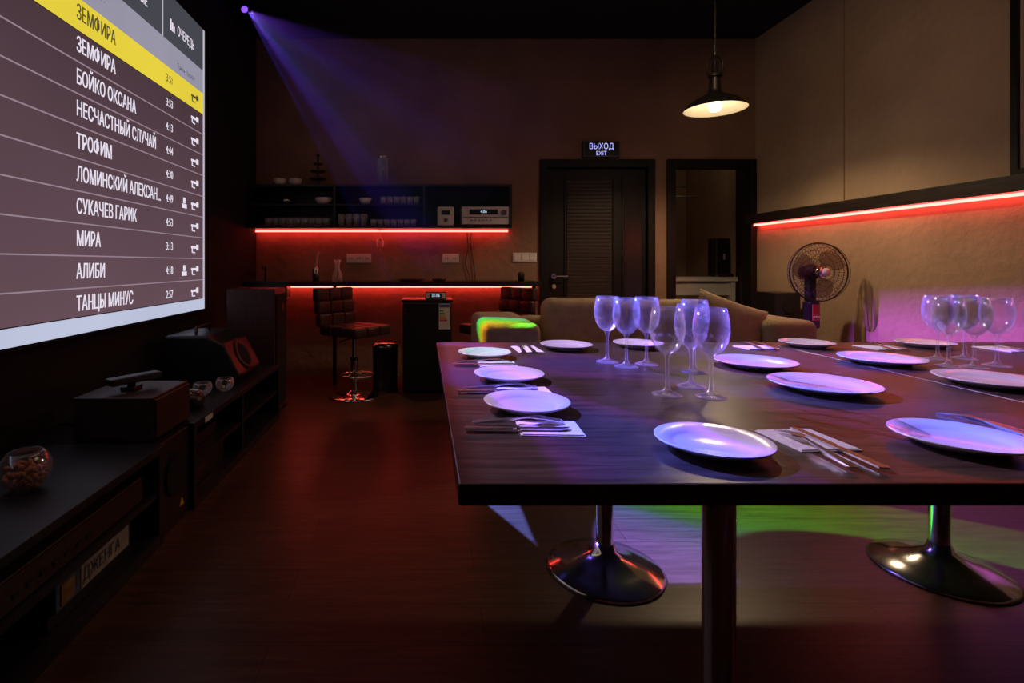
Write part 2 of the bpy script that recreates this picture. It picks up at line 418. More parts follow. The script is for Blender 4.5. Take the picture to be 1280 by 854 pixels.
rc = G('av_receiver', (0.56, Y0 + 0.1, Z0 + t))
rc.box('body', 0.35, 0.785, Y0 + 0.01, Y0 + 0.26, Z0 + t + 0.012, Z0 + t + 0.175, M_silver, 0.004)
rc.boxes('feet', [(0.37, 0.41, Y0 + 0.03, Y0 + 0.07, Z0 + t, Z0 + t + 0.012), (0.72, 0.76, Y0 + 0.03, Y0 + 0.07, Z0 + t, Z0 + t + 0.012)], M_blk)
rc.box('display', 0.42, 0.68, Y0 + 0.004, Y0 + 0.01, Z0 + t + 0.105, Z0 + t + 0.15, M_blk)
rc.text('digits', '4:06', (0.55, Y0 + 0.003, Z0 + t + 0.128), 0.035, emis('clock_digits', (0.6, 0.8, 1.0), 1.0), 'B', 1, 'CENTER')
rc.cyl('knob_volume', (0.735, Y0 - 0.008, Z0 + t + 0.12), 0.026, 0.018, M_steel, 'Y')
rc.box('seam', 0.36, 0.775, Y0 + 0.006, Y0 + 0.01, Z0 + t + 0.075, Z0 + t + 0.08, M_blk)
for k in range(6):
    rc.cyl('button_%d' % k, (0.44 + k * 0.035, Y0 + 0.002, Z0 + t + 0.05), 0.006, 0.008, M_steel, 'Y', 12)

# counter
CT = G('bar_counter', (-0.3, BW - 0.2, 0))
CY = BW - 0.40
CT.box('top', LX + 0.005, 1.06, CY, BY, 0.90, 0.94, M_cab, 0.003)
CT.box('leg_left', -0.825, -0.795, CY + 0.02, CY + 0.05, 0, 0.90, M_cab)
CT.box('leg_right', 0.98, 1.01, CY + 0.02, CY + 0.05, 0, 0.90, M_cab)
l2 = G('led_strip', (-0.3, BW - 0.04, 0.88))
l2.box('diode_bar', LX + 0.01, 1.05, BW - 0.06, BW - 0.042, 0.872, 0.890, M_led)
sk = G('bar_sink', (-1.42, CY - 0.1, 0.8))
sk.boxes('basin', [(-1.56, -1.20, CY - 0.14, CY - 0.125, 0.80, 0.95), (-1.56, -1.54, CY - 0.125, CY - 0.004, 0.80, 0.95), (-1.22, -1.20, CY - 0.125, CY - 0.004, 0.80, 0.95),
                   (-1.56, -1.20, CY - 0.14, CY - 0.004, 0.78, 0.80)], M_blk, 0.004)
sk.tube('drain_pipe', [(-1.36, CY - 0.05, 0.78), (-1.36, CY - 0.05, 0.62), (-1.34, CY - 0.05, 0.56), (-1.31, CY - 0.03, 0.56), (-1.30, CY - 0.02, 0.70)], 0.018, M_steel)
tpp = G('sink_tap', (-1.46, CY + 0.2, 0.94))
tpp.tube('spout', [(-1.46, CY + 0.1, 0.941), (-1.46, CY + 0.1, 1.06), (-1.455, CY + 0.07, 1.08), (-1.44, CY - 0.03, 1.08), (-1.44, CY - 0.04, 1.05)], 0.009, M_blk)

# counter objects
b1 = G('soap_dispenser', (-1.0, CY + 0.12, 0.94))
b1.lathe('bottle', [(0, 0), (0.032, 0), (0.032, 0.10), (0.02, 0.13), (0.012, 0.14), (0, 0.14)], (-1.0, CY + 0.12, 0.94), M_steel)
b1.tube('handle', [(-1.0, CY + 0.12, 1.075), (-0.985, CY + 0.12, 1.18), (-0.975, CY + 0.12, 1.21)], 0.012, mat('pale_wood', (0.65, 0.38, 0.28), 0.5))
b2 = G('carafe', (-0.80, CY + 0.12, 0.94))
b2.lathe('body', [(0, 0), (0.045, 0), (0.045, 0.06), (0.022, 0.11), (0.02, 0.16), (0.034, 0.20), (0.031, 0.20), (0.016, 0.16), (0.018, 0.11), (0.041, 0.06), (0.041, 0.006), (0, 0.006)], (-0.80, CY + 0.12, 0.94), M_shelfglass)
b3 = G('hanging_wine_glass', (-0.42, BW - 0.12, 1.24))
b3.lathe('bowl', [(0.03, 0.0), (0.038, 0.05), (0.02, 0.085), (0.003, 0.095), (0.003, 0.16), (0.03, 0.168)], (-0.42, BW - 0.12, 1.262), M_shelfglass)
ra = G('countertop_tray', (-0.1, CY + 0.1, 0.94))
ra.lathe('dish', [(0, 0), (0.09, 0), (0.13, 0.02), (0.125, 0.022), (0.088, 0.005), (0, 0.005)], (-0.12, CY + 0.14, 0.94), M_spk)
ra.lathe('dish_small', [(0, 0), (0.05, 0), (0.07, 0.025), (0.066, 0.026), (0.048, 0.005), (0, 0.005)], (0.14, CY + 0.14, 0.94), M_spk)
tb = G('thermos_jug', (0.9, CY + 0.14, 0.94))
tb.lathe('body', [(0, 0), (0.03, 0), (0.03, 0.07), (0.022, 0.085), (0, 0.085)], (0.9, CY + 0.14, 0.94), M_blk)

# sockets
def sockets(x0, x1, zc, n):
    g = G('power_socket', ((x0 + x1) / 2, BW - 0.01, zc))
    g.box('plate', x0, x1, BW - 0.012, BY, zc - 0.043, zc + 0.043, M_white, 0.003)
    w = (x1 - x0) / n
    for i in range(n):
        c = x0 + w * (i + 0.5)
        g.cyl('well_%d' % i, (c, BW - 0.016, zc), w * 0.33, 0.004, M_silver, 'Y', 24)
        g.boxes('pins_%d' % i, [(c - 0.014, c - 0.006, BW - 0.018, BW - 0.016, zc - 0.006, zc + 0.006), (c + 0.006, c + 0.014, BW - 0.018, BW - 0.016, zc - 0.006, zc + 0.006)], M_blk)
sockets(-0.755, -0.515, 1.155, 3)
sockets(0.18, 0.34, 1.155, 2)
def switches(x0, x1, zc, n):
    g = G('light_switch', ((x0 + x1) / 2, BW - 0.01, zc))
    g.box('plate', x0, x1, BW - 0.012, BY, zc - 0.045, zc + 0.045, M_white, 0.003)
    w = (x1 - x0) / n
    g.boxes('rockers', [(x0 + w * i + 0.01, x0 + w * (i + 1) - 0.006, BW - 0.018, BW - 0.012, zc - 0.032, zc + 0.032) for i in range(n)], M_napkin, 0.002)
switches(0.865, 1.10, 1.165, 3)
ca = G('power_cable', (0.45, BW - 0.03, 1.4))
ca.tube('cable_1', [(0.42, BW - 0.015, 1.405), (0.43, BW - 0.015, 1.25), (0.40, BW - 0.015, 1.1), (0.45, BW - 0.02, 0.95)], 0.004, M_blk)
ca.tube('cable_2', [(0.46, BW - 0.015, 1.405), (0.45, BW - 0.015, 1.3), (0.48, BW - 0.015, 1.12), (0.50, BW - 0.02, 0.95)], 0.004, M_blk)

# fridge
fr = G('mini_fridge', (0.03, 4.6, 0))
fr.box('cabinet', -0.18, 0.235, 4.50, 4.74, 0.02, 0.78, M_blk, 0.006)
fr.box('door', -0.18, 0.235, 4.45, 4.495, 0.03, 0.775, M_blk, 0.008)
fr.box('top', -0.19, 0.245, 4.45, 4.74, 0.78, 0.80, M_blk, 0.004)
fr.boxes('feet', [(-0.16, -0.12, 4.5, 4.54, 0, 0.02), (0.17, 0.21, 4.5, 4.54, 0, 0.02), (-0.16, -0.12, 4.68, 4.72, 0, 0.02), (0.17, 0.21, 4.68, 4.72, 0, 0.02)], M_blk)
fr.box('handle', -0.165, -0.15, 4.425, 4.45, 0.45, 0.72, M_blk, 0.003)
fr.box('energy_label', 0.125, 0.222, 4.446, 4.45, 0.55, 0.765, M_white)
for k, c in enumerate([(0.02, 0.35, 0.05), (0.2, 0.5, 0.05), (0.6, 0.5, 0.03), (0.7, 0.25, 0.03), (0.6, 0.05, 0.03)]):
    fr.box('energy_bar_%d' % k, 0.132, 0.165 + k * 0.008, 4.444, 4.446, 0.70 - k * 0.02, 0.712 - k * 0.02, mat('ebar%d' % k, c, 0.6))
fr.box('label_head', 0.13, 0.218, 4.444, 4.446, 0.735, 0.76, mat('ehead', (0.05, 0.1, 0.35), 0.6))
ck = G('digital_clock', (0.12, 4.52, 0.80))
ck.box('body', 0.01, 0.19, 4.48, 4.56, 0.80, 0.862, M_blk, 0.008)
ck.box('face', 0.018, 0.182, 4.476, 4.48, 0.808, 0.855, M_white)
ck.box('window', 0.05, 0.15, 4.473, 4.476, 0.815, 0.848, M_blk)
ck.text('digits', '21:06', (0.10, 4.472, 0.832), 0.032, emis('clock_digits', (0.6, 0.8, 1.0), 1.0), 'B', 1, 'CENTER')

# bin
bn = G('pedal_bin', (-0.34, 4.62, 0))
bn.cyl('body', (-0.34, 4.62, 0.02), 0.105, 0.36, M_blk, r2=0.11)
bn.cyl('base_ring', (-0.34, 4.62, 0), 0.112, 0.02, M_blk)
bn.lathe('lid', [(0.112, 0.38), (0.112, 0.40), (0.09, 0.415), (0, 0.42)], (-0.34, 4.62, 0), M_steel)
bn.box('pedal', -0.365, -0.315, 4.46, 4.51, 0.005, 0.015, M_steel)

# bar stools
def stool(x, y, rot, sz=0.56):
    g = G('bar_stool', (x, y, 0), rot, world=False)
    g.lathe('base', [(0, 0), (0.20, 0), (0.205, 0.006), (0.19, 0.014), (0.10, 0.026), (0.045, 0.04), (0.035, 0.055), (0, 0.055)], (0, 0, 0), M_chrome, 48)
    g.cyl('column', (0, 0, 0.05), 0.028, 0.26, M_chrome)
    g.cyl('piston', (0, 0, 0.31), 0.017, sz - 0.31 - 0.05, M_chrome)
    g.cyl('collar', (0, 0, 0.30), 0.034, 0.03, M_blk)
    ring = [(0.05 + 0.13 * math.cos(a), 0.13 * math.sin(a), 0.185) for a in [2 * math.pi * i / 32 for i in range(32)]]
    g.tube('footrest_ring', ring, 0.010, M_chrome, cyclic=True)
    g.tube('footrest_arms', [[(0, 0, 0.2), (0.05, 0.125, 0.185)], [(0, 0, 0.2), (0.05, -0.125, 0.185)]], 0.008, M_chrome)
    g.tube('lever', [(0.0, 0.0, sz - 0.07), (0.03, -0.14, sz - 0.075), (0.03, -0.19, sz - 0.085)], 0.006, M_chrome)
    g.box('seat_plate', -0.1, 0.1, -0.1, 0.1, sz - 0.06, sz - 0.045, M_blk)
    n = 3; w = 0.42 / n
    for i in range(n):
        for j in range(n):
            g.box('seat_pad_%d%d' % (i, j), -0.19 + i * w, -0.19 + (i + 1) * w, -0.21 + j * w, -0.21 + (j + 1) * w, sz - 0.045, sz + 0.035, M_leather, 0.018, 4, True)
    for j in range(n):
        for k in range(3):
            z = sz + 0.02 + k * 0.105
            dx = -0.02 * k
            g.box('back_pad_%d%d' % (j, k), -0.245 + dx, -0.18 + dx, -0.21 + j * w, -0.21 + (j + 1) * w, z, z + 0.108, M_leather, 0.018, 4, True)
    return g
stool(-0.58, 4.38, math.radians(-38))
stool(0.60, 4.42, math.radians(212))

# ------------------------------------------------------------------ sofa
so = G('sofa', (1.33, 3.4, 0))
so.box('base', 0.42, 2.25, 2.95, 3.75, 0.06, 0.30, M_sofa, 0.02)
so.boxes('feet', [(0.46, 0.52, 3.0, 3.06, 0, 0.06), (2.14, 2.2, 3.0, 3.06, 0, 0.06), (0.46, 0.52, 3.64, 3.7, 0, 0.06), (2.14, 2.2, 3.64, 3.7, 0, 0.06)], M_blk)
so.box('arm_left', 0.33, 0.66, 2.95, 3.75, 0.28, 0.765, M_sofa, 0.05, 5, True)
so.box('arm_right', 2.02, 2.33, 3.1, 3.75, 0.28, 0.765, M_sofa, 0.05, 5, True)
so.box('seat_cushion_1', 0.66, 1.34, 2.93, 3.5, 0.30, 0.46, M_sofa, 0.05, 5, True)
so.box('seat_cushion_2', 1.345, 2.02, 2.93, 3.5, 0.30, 0.46, M_sofa, 0.05, 5, True)
so.box('back_frame', 0.66, 2.02, 3.58, 3.75, 0.30, 0.74, M_sofa, 0.04, 4, True)
so.box('back_cushion_1', 0.78, 1.32, 3.36, 3.60, 0.46, 0.875, M_sofa, 0.07, 6, True)
so.box('back_cushion_2', 1.32, 1.98, 3.36, 3.60, 0.46, 0.865, M_sofa, 0.07, 6, True)
def pillow(name, loc, w, hh, th, rot, m):
    bm = bmesh.new(); n = 16; V = {}
    for sgn in (1, -1):
        for i in range(n + 1):
            for j in range(n + 1):
                u = i / n * 2 - 1; v = j / n * 2 - 1
                k = (1 - u * u) ** 0.5 * (1 - v * v) ** 0.5 if abs(u) < 1 and abs(v) < 1 else 0
                pinch = 1 - 0.06 * (1 - v * v) * abs(u) ** 3
                pv = 1 - 0.06 * (1 - u * u) * abs(v) ** 3
                V[(sgn, i, j)] = bm.verts.new((u * w / 2 * pinch, sgn * th / 2 * k ** 0.8, v * hh / 2 * pv))
        for i in range(n):
            for j in range(n):
                q = [V[(sgn, i, j)], V[(sgn, i + 1, j)], V[(sgn, i + 1, j + 1)], V[(sgn, i, j + 1)]]
                bm.faces.new(q if sgn < 0 else q[::-1])
    bmesh.ops.remove_doubles(bm, verts=bm.verts, dist=0.0005)
    ob = single(name, bm, m, True, loc); ob.rotation_euler = rot
    return ob
p = pillow('throw_pillow', (1.84, 3.21, 0.69), 0.42, 0.42, 0.15, (math.radians(-18), math.radians(20), math.radians(-8)), M_sofa)

# ------------------------------------------------------------------ fan
FX, FYY, FZ = 2.90, 3.90, 1.04
fn = G('pedestal_fan', (FX, FYY, 0))
fn.lathe('base', [(0, 0), (0.19, 0), (0.19, 0.015), (0.15, 0.03), (0.04, 0.05), (0.03, 0.08), (0, 0.08)], (FX, FYY + 0.06, 0), M_blk)
fn.cyl('pole', (FX, FYY + 0.06, 0.07), 0.014, 0.86, M_blk)
fn.box('control_box', FX - 0.04, FX + 0.04, FYY + 0.01, FYY + 0.1, 0.62, 0.82, M_blk, 0.015, 3)
fn.box('control_face', FX - 0.025, FX + 0.025, FYY + 0.003, FYY + 0.01, 0.68, 0.80, M_red)
fn.boxes('control_buttons', [(FX - 0.02 + k * 0.012, FX - 0.012 + k * 0.012, FYY - 0.002, FYY + 0.003, 0.70, 0.715) for k in range(4)], M_white)
fn.box('neck', FX - 0.025, FX + 0.025, FYY + 0.03, FYY + 0.1, 0.82, 1.04, M_blk, 0.01)
fn.lathe('motor', [(0, 0.0), (0.05, 0.0), (0.06, 0.05), (0.05, 0.12), (0, 0.14)], (FX, FYY + 0.01, FZ), M_blk, axis='Y')
fn.lathe('hub', [(0, -0.03), (0.035, -0.025), (0.04, 0.0), (0, 0.0)], (FX, FYY - 0.02, FZ), M_steel, axis='Y')
rings = []
for (r, dy) in [(0.215, 0), (0.21, -0.03), (0.18, -0.05), (0.14, -0.06), (0.10, -0.066), (0.06, -0.07), (0.21, 0.03), (0.16, 0.05), (0.10, 0.055)]:
    rings.append([(FX + r * math.cos(a), FYY - 0.02 + dy, FZ + r * math.sin(a)) for a in [2 * math.pi * i / 48 for i in range(48)]])
fn.tube('cage_rings', rings, 0.0018, M_blk, cyclic=True, res=1)
fn.tube('cage_rim', rings[0], 0.005, M_blk, cyclic=True)
wires = []
for i in range(48):
    a = 2 * math.pi * i / 48; ca_, sa_ = math.cos(a), math.sin(a)
    wires.append([(FX + r * ca_, FYY - 0.02 + dy, FZ + r * sa_) for (r, dy) in [(0.05, -0.07), (0.12, -0.063), (0.18, -0.05), (0.21, -0.03), (0.215, 0), (0.21, 0.03), (0.16, 0.05), (0.05, 0.055)]])
fn.tube('cage_wires', wires, 0.0011, M_blk, res=1)
fn.lathe('badge', [(0, -0.01), (0.03, -0.006), (0.03, 0.0), (0, 0.0)], (FX, FYY - 0.09, FZ), M_silver, axis='Y')
bm = bmesh.new()
for k in range(3):
    a0 = 2 * math.pi * k / 3 + 0.4; pr = []
    N = 10
    for i in range(N + 1):
        r = 0.035 + 0.155 * i / N
        wv = 0.45 + 0.95 * math.sin(math.pi * min(1, i / N * 0.8 + 0.1))
        pr.append((r, wv))
    col = []
    for (r, wv) in pr:
        row = []
        for j in range(7):
            a = a0 + (j / 6 - 0.2) * wv
            row.append(bm.verts.new((r * math.cos(a), -0.03 + 0.03 * j / 6, r * math.sin(a))))
        col.append(row)
    for i in range(N):
        for j in range(6):
            bm.faces.new((col[i][j], col[i + 1][j], col[i + 1][j + 1], col[i][j + 1]))
me = bpy.data.meshes.new('blades'); bm.to_mesh(me); bm.free()
ob = fn.link('blades', me, mat('blade_smoke', (0.12, 0.05, 0.04), 0.3, alpha=0.6), True)
ob.location = (0, -0.015, FZ)

# floor speaker near fan
sp = G('floor_speaker', (3.02, 4.5, 0))
sp.box('cabinet', 2.92, 3.14, 4.4, 4.65, 0, 0.86, M_blk, 0.006)
sp.cyl('woofer', (3.03, 4.385, 0.5), 0.08, 0.015, M_grille, 'Y')
sp.cyl('tweeter', (3.03, 4.385, 0.72), 0.03, 0.015, M_grille, 'Y')

# ------------------------------------------------------------------ pendant lamp
PX, PY, PZ = 2.15, 3.90, 2.24
pl = G('pendant_lamp', (PX, PY, PZ))
pl.lathe('shade', [(0.215, 0.0), (0.213, 0.008), (0.17, 0.055), (0.10, 0.095), (0.05, 0.115), (0.045, 0.15)], (PX, PY, PZ), M_shade, 56)
pl.lathe('shade_inner', [(0.212, 0.001), (0.167, 0.05), (0.10, 0.089), (0.04, 0.108), (0, 0.108)], (PX, PY, PZ), M_shadein, 56)
pl.cyl('socket', (PX, PY, PZ + 0.12), 0.045, 0.12, M_shade, r2=0.035)
pl.lathe('bulb', [(0, -0.02), (0.03, -0.012), (0.042, 0.012), (0.038, 0.035), (0.018, 0.07), (0.016, 0.1), (0, 0.1)], (PX, PY, PZ + 0.005), M_bulb)
pl.cyl('cap', (PX, PY, PZ + 0.24), 0.05, 0.02, M_shade)
cage = []
for k in range(6):
    a = 2 * math.pi * k / 6
    cage.append([(PX + r * math.cos(a), PY + r * math.sin(a), PZ + z) for (r, z) in [(0.045, 0.25), (0.06, 0.29), (0.058, 0.34), (0.035, 0.38), (0.012, 0.40)]])
pl.tube('neck_cage', cage, 0.005, M_shade)
pl.cyl('lamp_holder', (PX, PY, PZ + 0.26), 0.022, 0.09, M_shade)
pl.cyl('top_knob', (PX, PY, PZ + 0.39), 0.018, 0.03, M_shade)
pl.tube('cord', [(PX, PY, PZ + 0.41), (PX, PY, CH)], 0.006, M_blk)
links = []
for k in range(16):
    z = PZ + 0.43 + k * 0.04; o = 0.008
    links.append([(PX + (o * math.cos(a) if k % 2 else 0), PY + (0 if k % 2 else o * math.cos(a)), z + 0.022 * math.sin(a)) for a in [2 * math.pi * i / 10 for i in range(10)]])
pl.tube('chain', links, 0.003, M_shade, cyclic=True, res=1)

# ------------------------------------------------------------------ tables
TZ = 0.75
def table(x0, x1, y0, y1):
    g = G('dining_table', ((x0 + x1) / 2, (y0 + y1) / 2, 0))
    g.box('top', x0, x1, y0, y1, TZ - 0.036, TZ, M_table, 0.003)
    return g
def pedestal(g, k, x, y):
    g.lathe('base_%d' % k, [(0, 0), (0.20, 0), (0.203, 0.005), (0.195, 0.012), (0.13, 0.030), (0.07, 0.052), (0.04, 0.075), (0.031, 0.10), (0, 0.10)], (x, y, 0), M_chrome, 64)
    g.cyl('column_%d' % k, (x, y, 0.09), 0.030, TZ - 0.036 - 0.09 - 0.01, M_chrome)
    g.cyl('mount_%d' % k, (x, y, TZ - 0.048), 0.09, 0.012, M_blk)
t1 = table(0.055, 1.515, 0.84, 2.36)
pedestal(t1, 1, 0.65, 1.90); pedestal(t1, 2, 0.575, 1.03)
t2 = table(1.52, 2.98, 0.84, 2.36)
pedestal(t2, 1, 1.855, 1.90); pedestal(t2, 2, 1.855, 1.03)

# ------------------------------------------------------------------ tableware
def plate(x, y, r):
    bm = bmesh.new()
    addlathe(bm, [(0, 0.003), (0.55 * r, 0.003), (0.58 * r, 0.0), (0.62 * r, 0.0), (0.66 * r, 0.005), (0.98 * r, 0.017), (r, 0.019), (r, 0.021), (0.985 * r, 0.0215), (0.70 * r, 0.0105), (0.64 * r, 0.008), (0, 0.0075)], (0, 0, 0), 64)
    return single('dinner_plate', bm, M_plate, True, (x, y, TZ + 0.0004))
plates = [(0.544, 0.995, 0.102), (0.248, 1.275, 0.103), (0.258, 1.60, 0.105), (0.228, 1.985, 0.10), (0.587, 2.178, 0.105),
          (1.129, 1.80, 0.125), (1.11, 1.47, 0.132), (1.615, 1.865, 0.125), (1.64, 1.53, 0.125), (1.033, 1.018, 0.107),
          (1.62, 2.235, 0.10), (2.12, 2.235, 0.10), (0.90, 2.22, 0.10)]
for q in plates: plate(*q)

def poly(bm, pts, z0, z1):
    a = [bm.verts.new((x, y, z0)) for x, y in pts]; b = [bm.verts.new((x, y, z1)) for x, y in pts]
    bm.faces.new(a[::-1]); bm.faces.new(b)
    n = len(pts)
    for i in range(n): bm.faces.new((a[i], a[(i + 1) % n], b[(i + 1) % n], b[i]))
def fork(x, y, rot, z):
    bm = bmesh.new()
    poly(bm, [(0.0, -0.007), (0.005, -0.009), (0.06, -0.006), (0.11, -0.003), (0.125, -0.004), (0.14, -0.012), (0.15, -0.0125),
              (0.15, 0.0125), (0.14, 0.012), (0.125, 0.004), (0.11, 0.003), (0.06, 0.006), (0.005, 0.009), (0.0, 0.007)], 0.001, 0.0035)
    for k in range(4):
        c = -0.0105 + k * 0.007
        poly(bm, [(0.15, c - 0.002), (0.195, c - 0.0012), (0.198, c), (0.195, c + 0.0012), (0.15, c + 0.002)], 0.0015, 0.0038)
    for v in bm.verts:
        xx = v.co.x
        v.co.z += 0.010 * math.sin(math.pi * min(1, max(0, (xx - 0.06) / 0.14))) * (1 if xx > 0.06 else 0)
    return single('fork', bm, M_steel, False, (x, y, z), rot)
def knife(x, y, rot, z):
    bm = bmesh.new()
    poly(bm, [(0.0, -0.006), (0.004, -0.009), (0.10, -0.0065), (0.108, -0.004), (0.115, -0.009), (0.20, -0.0095), (0.215, -0.004),
              (0.22, 0.005), (0.115, 0.0055), (0.10, 0.0065), (0.004, 0.009), (0.0, 0.006)], 0.001, 0.0045)
    return single('knife', bm, M_steel, False, (x, y, z), rot)
def napkin(x, y, w, d, rot):
    bm = bmesh.new()
    addbox(bm, -w / 2, w / 2, -d / 2, d / 2, 0, 0.0016)
    addbox(bm, -w / 2 + 0.004, w / 2 - 0.003, -d / 2 + 0.004, d / 2 - 0.002, 0.0018, 0.0034)
    return single('paper_napkin', bm, M_napkin, False, (x, y, TZ + 0.0004), rot)
NZ = TZ + 0.0042
# near setting: cutlery along +Y
napkin(0.755, 1.045, 0.12, 0.125, math.radians(4))
fork(0.725, 0.89, math.radians(88), NZ); knife(0.775, 0.885, math.radians(91), NZ)
# left side settings
napkin(0.265, 1.118, 0.13, 0.10, math.radians(-3))
fork(0.105, 1.148, math.radians(0.5), NZ); knife(0.085, 1.105, math.radians(-1), NZ)
napkin(0.275, 1.445, 0.14, 0.08, math.radians(3))
fork(0.115, 1.465, math.radians(1), NZ); knife(0.09, 1.43, math.radians(0), NZ)
napkin(0.255, 1.825, 0.13, 0.09, 0)
fork(0.11, 1.85, 0.0, NZ); knife(0.10, 1.81, 0, NZ)
napkin(0.42, 2.15, 0.10, 0.16, 0.05)
fork(0.39, 2.06, math.radians(88), NZ); knife(0.43, 2.06, math.radians(88), NZ)
napkin(1.385, 2.20, 0.14, 0.10, 0.1); fork(1.36, 2.12, math.radians(80), NZ); knife(1.42, 2.12, math.radians(80), NZ)
napkin(1.90, 2.20, 0.14, 0.12, 0.1); fork(1.88, 2.11, math.radians(80), NZ); knife(1.94, 2.11, math.radians(80), NZ)
napkin(2.38, 2.16, 0.14, 0.14, 0.1); fork(2.36, 2.05, math.radians(80), NZ)
fork(1.215, 1.03, math.radians(95), TZ + 0.0008); knife(1.25, 1.0, math.radians(95), TZ + 0.0008)

def wineglass(x, y, s=1.0):
    bm = bmesh.new()
    pr = [(0, 0.0), (0.037, 0.0), (0.038, 0.002), (0.030, 0.005), (0.012, 0.011), (0.0055, 0.022), (0.0042, 0.05), (0.0045, 0.095),
          (0.009, 0.108), (0.028, 0.124), (0.040, 0.146), (0.0445, 0.172), (0.043, 0.20), (0.037, 0.235),
          (0.0360, 0.235), (0.0418, 0.20), (0.0432, 0.172), (0.0388, 0.147), (0.0265, 0.1265), (0.007, 0.112), (0, 0.111)]
    addlathe(bm, [(r * s, z * s) for r, z in pr], (0, 0, 0), 40)
    return single('wine_glass', bm, M_glass, True, (x, y, TZ + 0.0004))
for (px, py) in [(759, 453), (783, 459), (808, 456), (834, 494), (864, 484), (889, 497), (868, 466)]:
    Y = 231 / (py - 330); wineglass((px - 530) * Y / F, Y)
for (px, py) in [(1172, 450), (1186, 459), (1206, 449), (1218, 460), (1246, 458)]:
    Y = 231 / (py - 330); wineglass((px - 530) * Y / F, Y)

# ------------------------------------------------------------------ screen
XS = -1.60
scn = G('projection_screen', (XS, 2.2, 1.8))
ya, yb, za, zb = 0.55, 3.855, 0.775, 2.80
scn.box('housing', LX + 0.001, XS - 0.004, ya - 0.02, yb + 0.01, za - 0.015, zb + 0.02, M_black)
E_bg = emis('scr_bg', (0.098, 0.055, 0.070), 1.0, 0.40, zgrad=(0.4, -1.3))
E_yel = emis('scr_yellow', (0.78, 0.62, 0.05), 1.0, 0.08)
E_hd = emis('scr_header', (0.060, 0.060, 0.075), 1.0, 0.1)
E_wb = emis('scr_lightband', (0.30, 0.29, 0.37), 1.0, 0.1)
E_bot = emis('scr_bottom', (0.50, 0.54, 0.70), 1.0, 0.1)
E_edge = emis('scr_edge', (0.50, 0.46, 0.56), 1.0)
E_line = emis('scr_line', (0.30, 0.22, 0.27), 1.0)
E_txt = emis('scr_text', (0.80, 0.74, 0.86), 1.0)
E_dark = emis('scr_text_dark', (0.10, 0.08, 0.03), 1.0)
def q(name, y0, y1, z0, z1, m, d=0.0):
    scn.box(name, XS - 0.004 + d, XS - 0.002 + d, y0, y1, z0, z1, m)
rows = [2.262, 2.112, 1.962, 1.815, 1.665, 1.513, 1.364, 1.214, 1.062, 0.912]
q('image_rows', ya, yb - 0.03, 0.855, 2.18, E_bg)
q('yellow_row', ya, yb - 0.03, 2.185, 2.335, E_yel)
q('light_band', ya, yb - 0.03, 2.335, 2.50, E_wb)
q('header', ya, yb - 0.03, 2.50, zb, E_hd)
q('bottom_band', ya, yb, za, 0.85, E_bot)
q('edge_band', yb - 0.028, yb, 0.852, zb, E_edge)
q('header_divider', 3.23, 3.24, 2.50, zb, E_edge, 0.002)
for i in range(2, 10):
    z = (rows[i] + rows[i - 1]) / 2
    q('line_%d' % i, ya, yb - 0.03, z - 0.003, z + 0.003, E_line, 0.002)
names = ['ЗЕМФИРА', 'ЗЕМФИРА', 'БОЙКО ОКСАНА', 'НЕСЧАСТНЫЙ СЛУЧАЙ', 'ТРОФИМ', 'ЛОМИНСКИЙ АЛЕКСАН...', 'СУКАЧЕВ ГАРИК', 'МИРА', 'АЛИБИ', 'ТАНЦЫ МИНУС']
times = ['3:51', '3:53', '4:13', '4:44', '4:30', '4:49', '4:53', '3:13', '4:18', '2:57']
for i, (n, tm) in enumerate(zip(names, times)):
    m = E_dark if i == 0 else E_txt
    # a second copy a few millimetres over thickens the strokes (bold face)
    for k in range(2):
        scn.text('name_%d_%d' % (i, k), n, (XS + 0.002, 2.425 + 0.004 * k, rows[i]), 0.100, m, 'L', 0.62)
        scn.text('time_%d_%d' % (i, k), tm, (XS + 0.002, 3.27 + 0.003 * k, rows[i] - 0.005), 0.070, m, 'L', 0.75)
    zc = rows[i]
    scn.boxes('icon_%d' % i, [(XS - 0.001, XS + 0.001, 3.63, 3.72, zc - 0.006, zc + 0.010), (XS - 0.001, XS + 0.001, 3.71, 3.745, zc - 0.014, zc + 0.022),
                              (XS - 0.001, XS + 0.001, 3.64, 3.652, zc - 0.035, zc - 0.006), (XS - 0.001, XS + 0.001, 3.652, 3.69, zc - 0.038, zc - 0.030)], m)
    if i in (5, 8):
        scn.boxes('person_icon_%d' % i, [(XS - 0.001, XS + 0.001, 3.49, 3.56, zc - 0.04, zc - 0.012), (XS - 0.001, XS + 0.001, 3.51, 3.54, zc - 0.008, zc + 0.03)], m)
for k in range(2):
    scn.text('tab_queue_%d' % k, 'ОЧЕРЕДЬ', (XS + 0.002, 3.42 + 0.003 * k, 2.61), 0.085, E_txt, 'L', 0.62)
    scn.text('tab_list_%d' % k, 'НОВЫЕ', (XS + 0.002, 2.86 + 0.003 * k, 2.61), 0.085, E_txt, 'L', 0.62)
scn.boxes('tab_icon', [(XS - 0.001, XS + 0.001, 3.33, 3.345, 2.58, 2.65), (XS - 0.001, XS + 0.001, 3.352, 3.367, 2.58, 2.635), (XS - 0.001, XS + 0.001, 3.374, 3.389, 2.58, 2.62)], E_txt)
scn.text('subhead', 'Название', (XS + 0.002, 2.45, 2.42), 0.06, E_hd, 'L', 0.7)
scn.text('subhead_2', 'Тональ   Караоке', (XS + 0.002, 3.42, 2.385), 0.045, E_hd, 'L', 0.7)

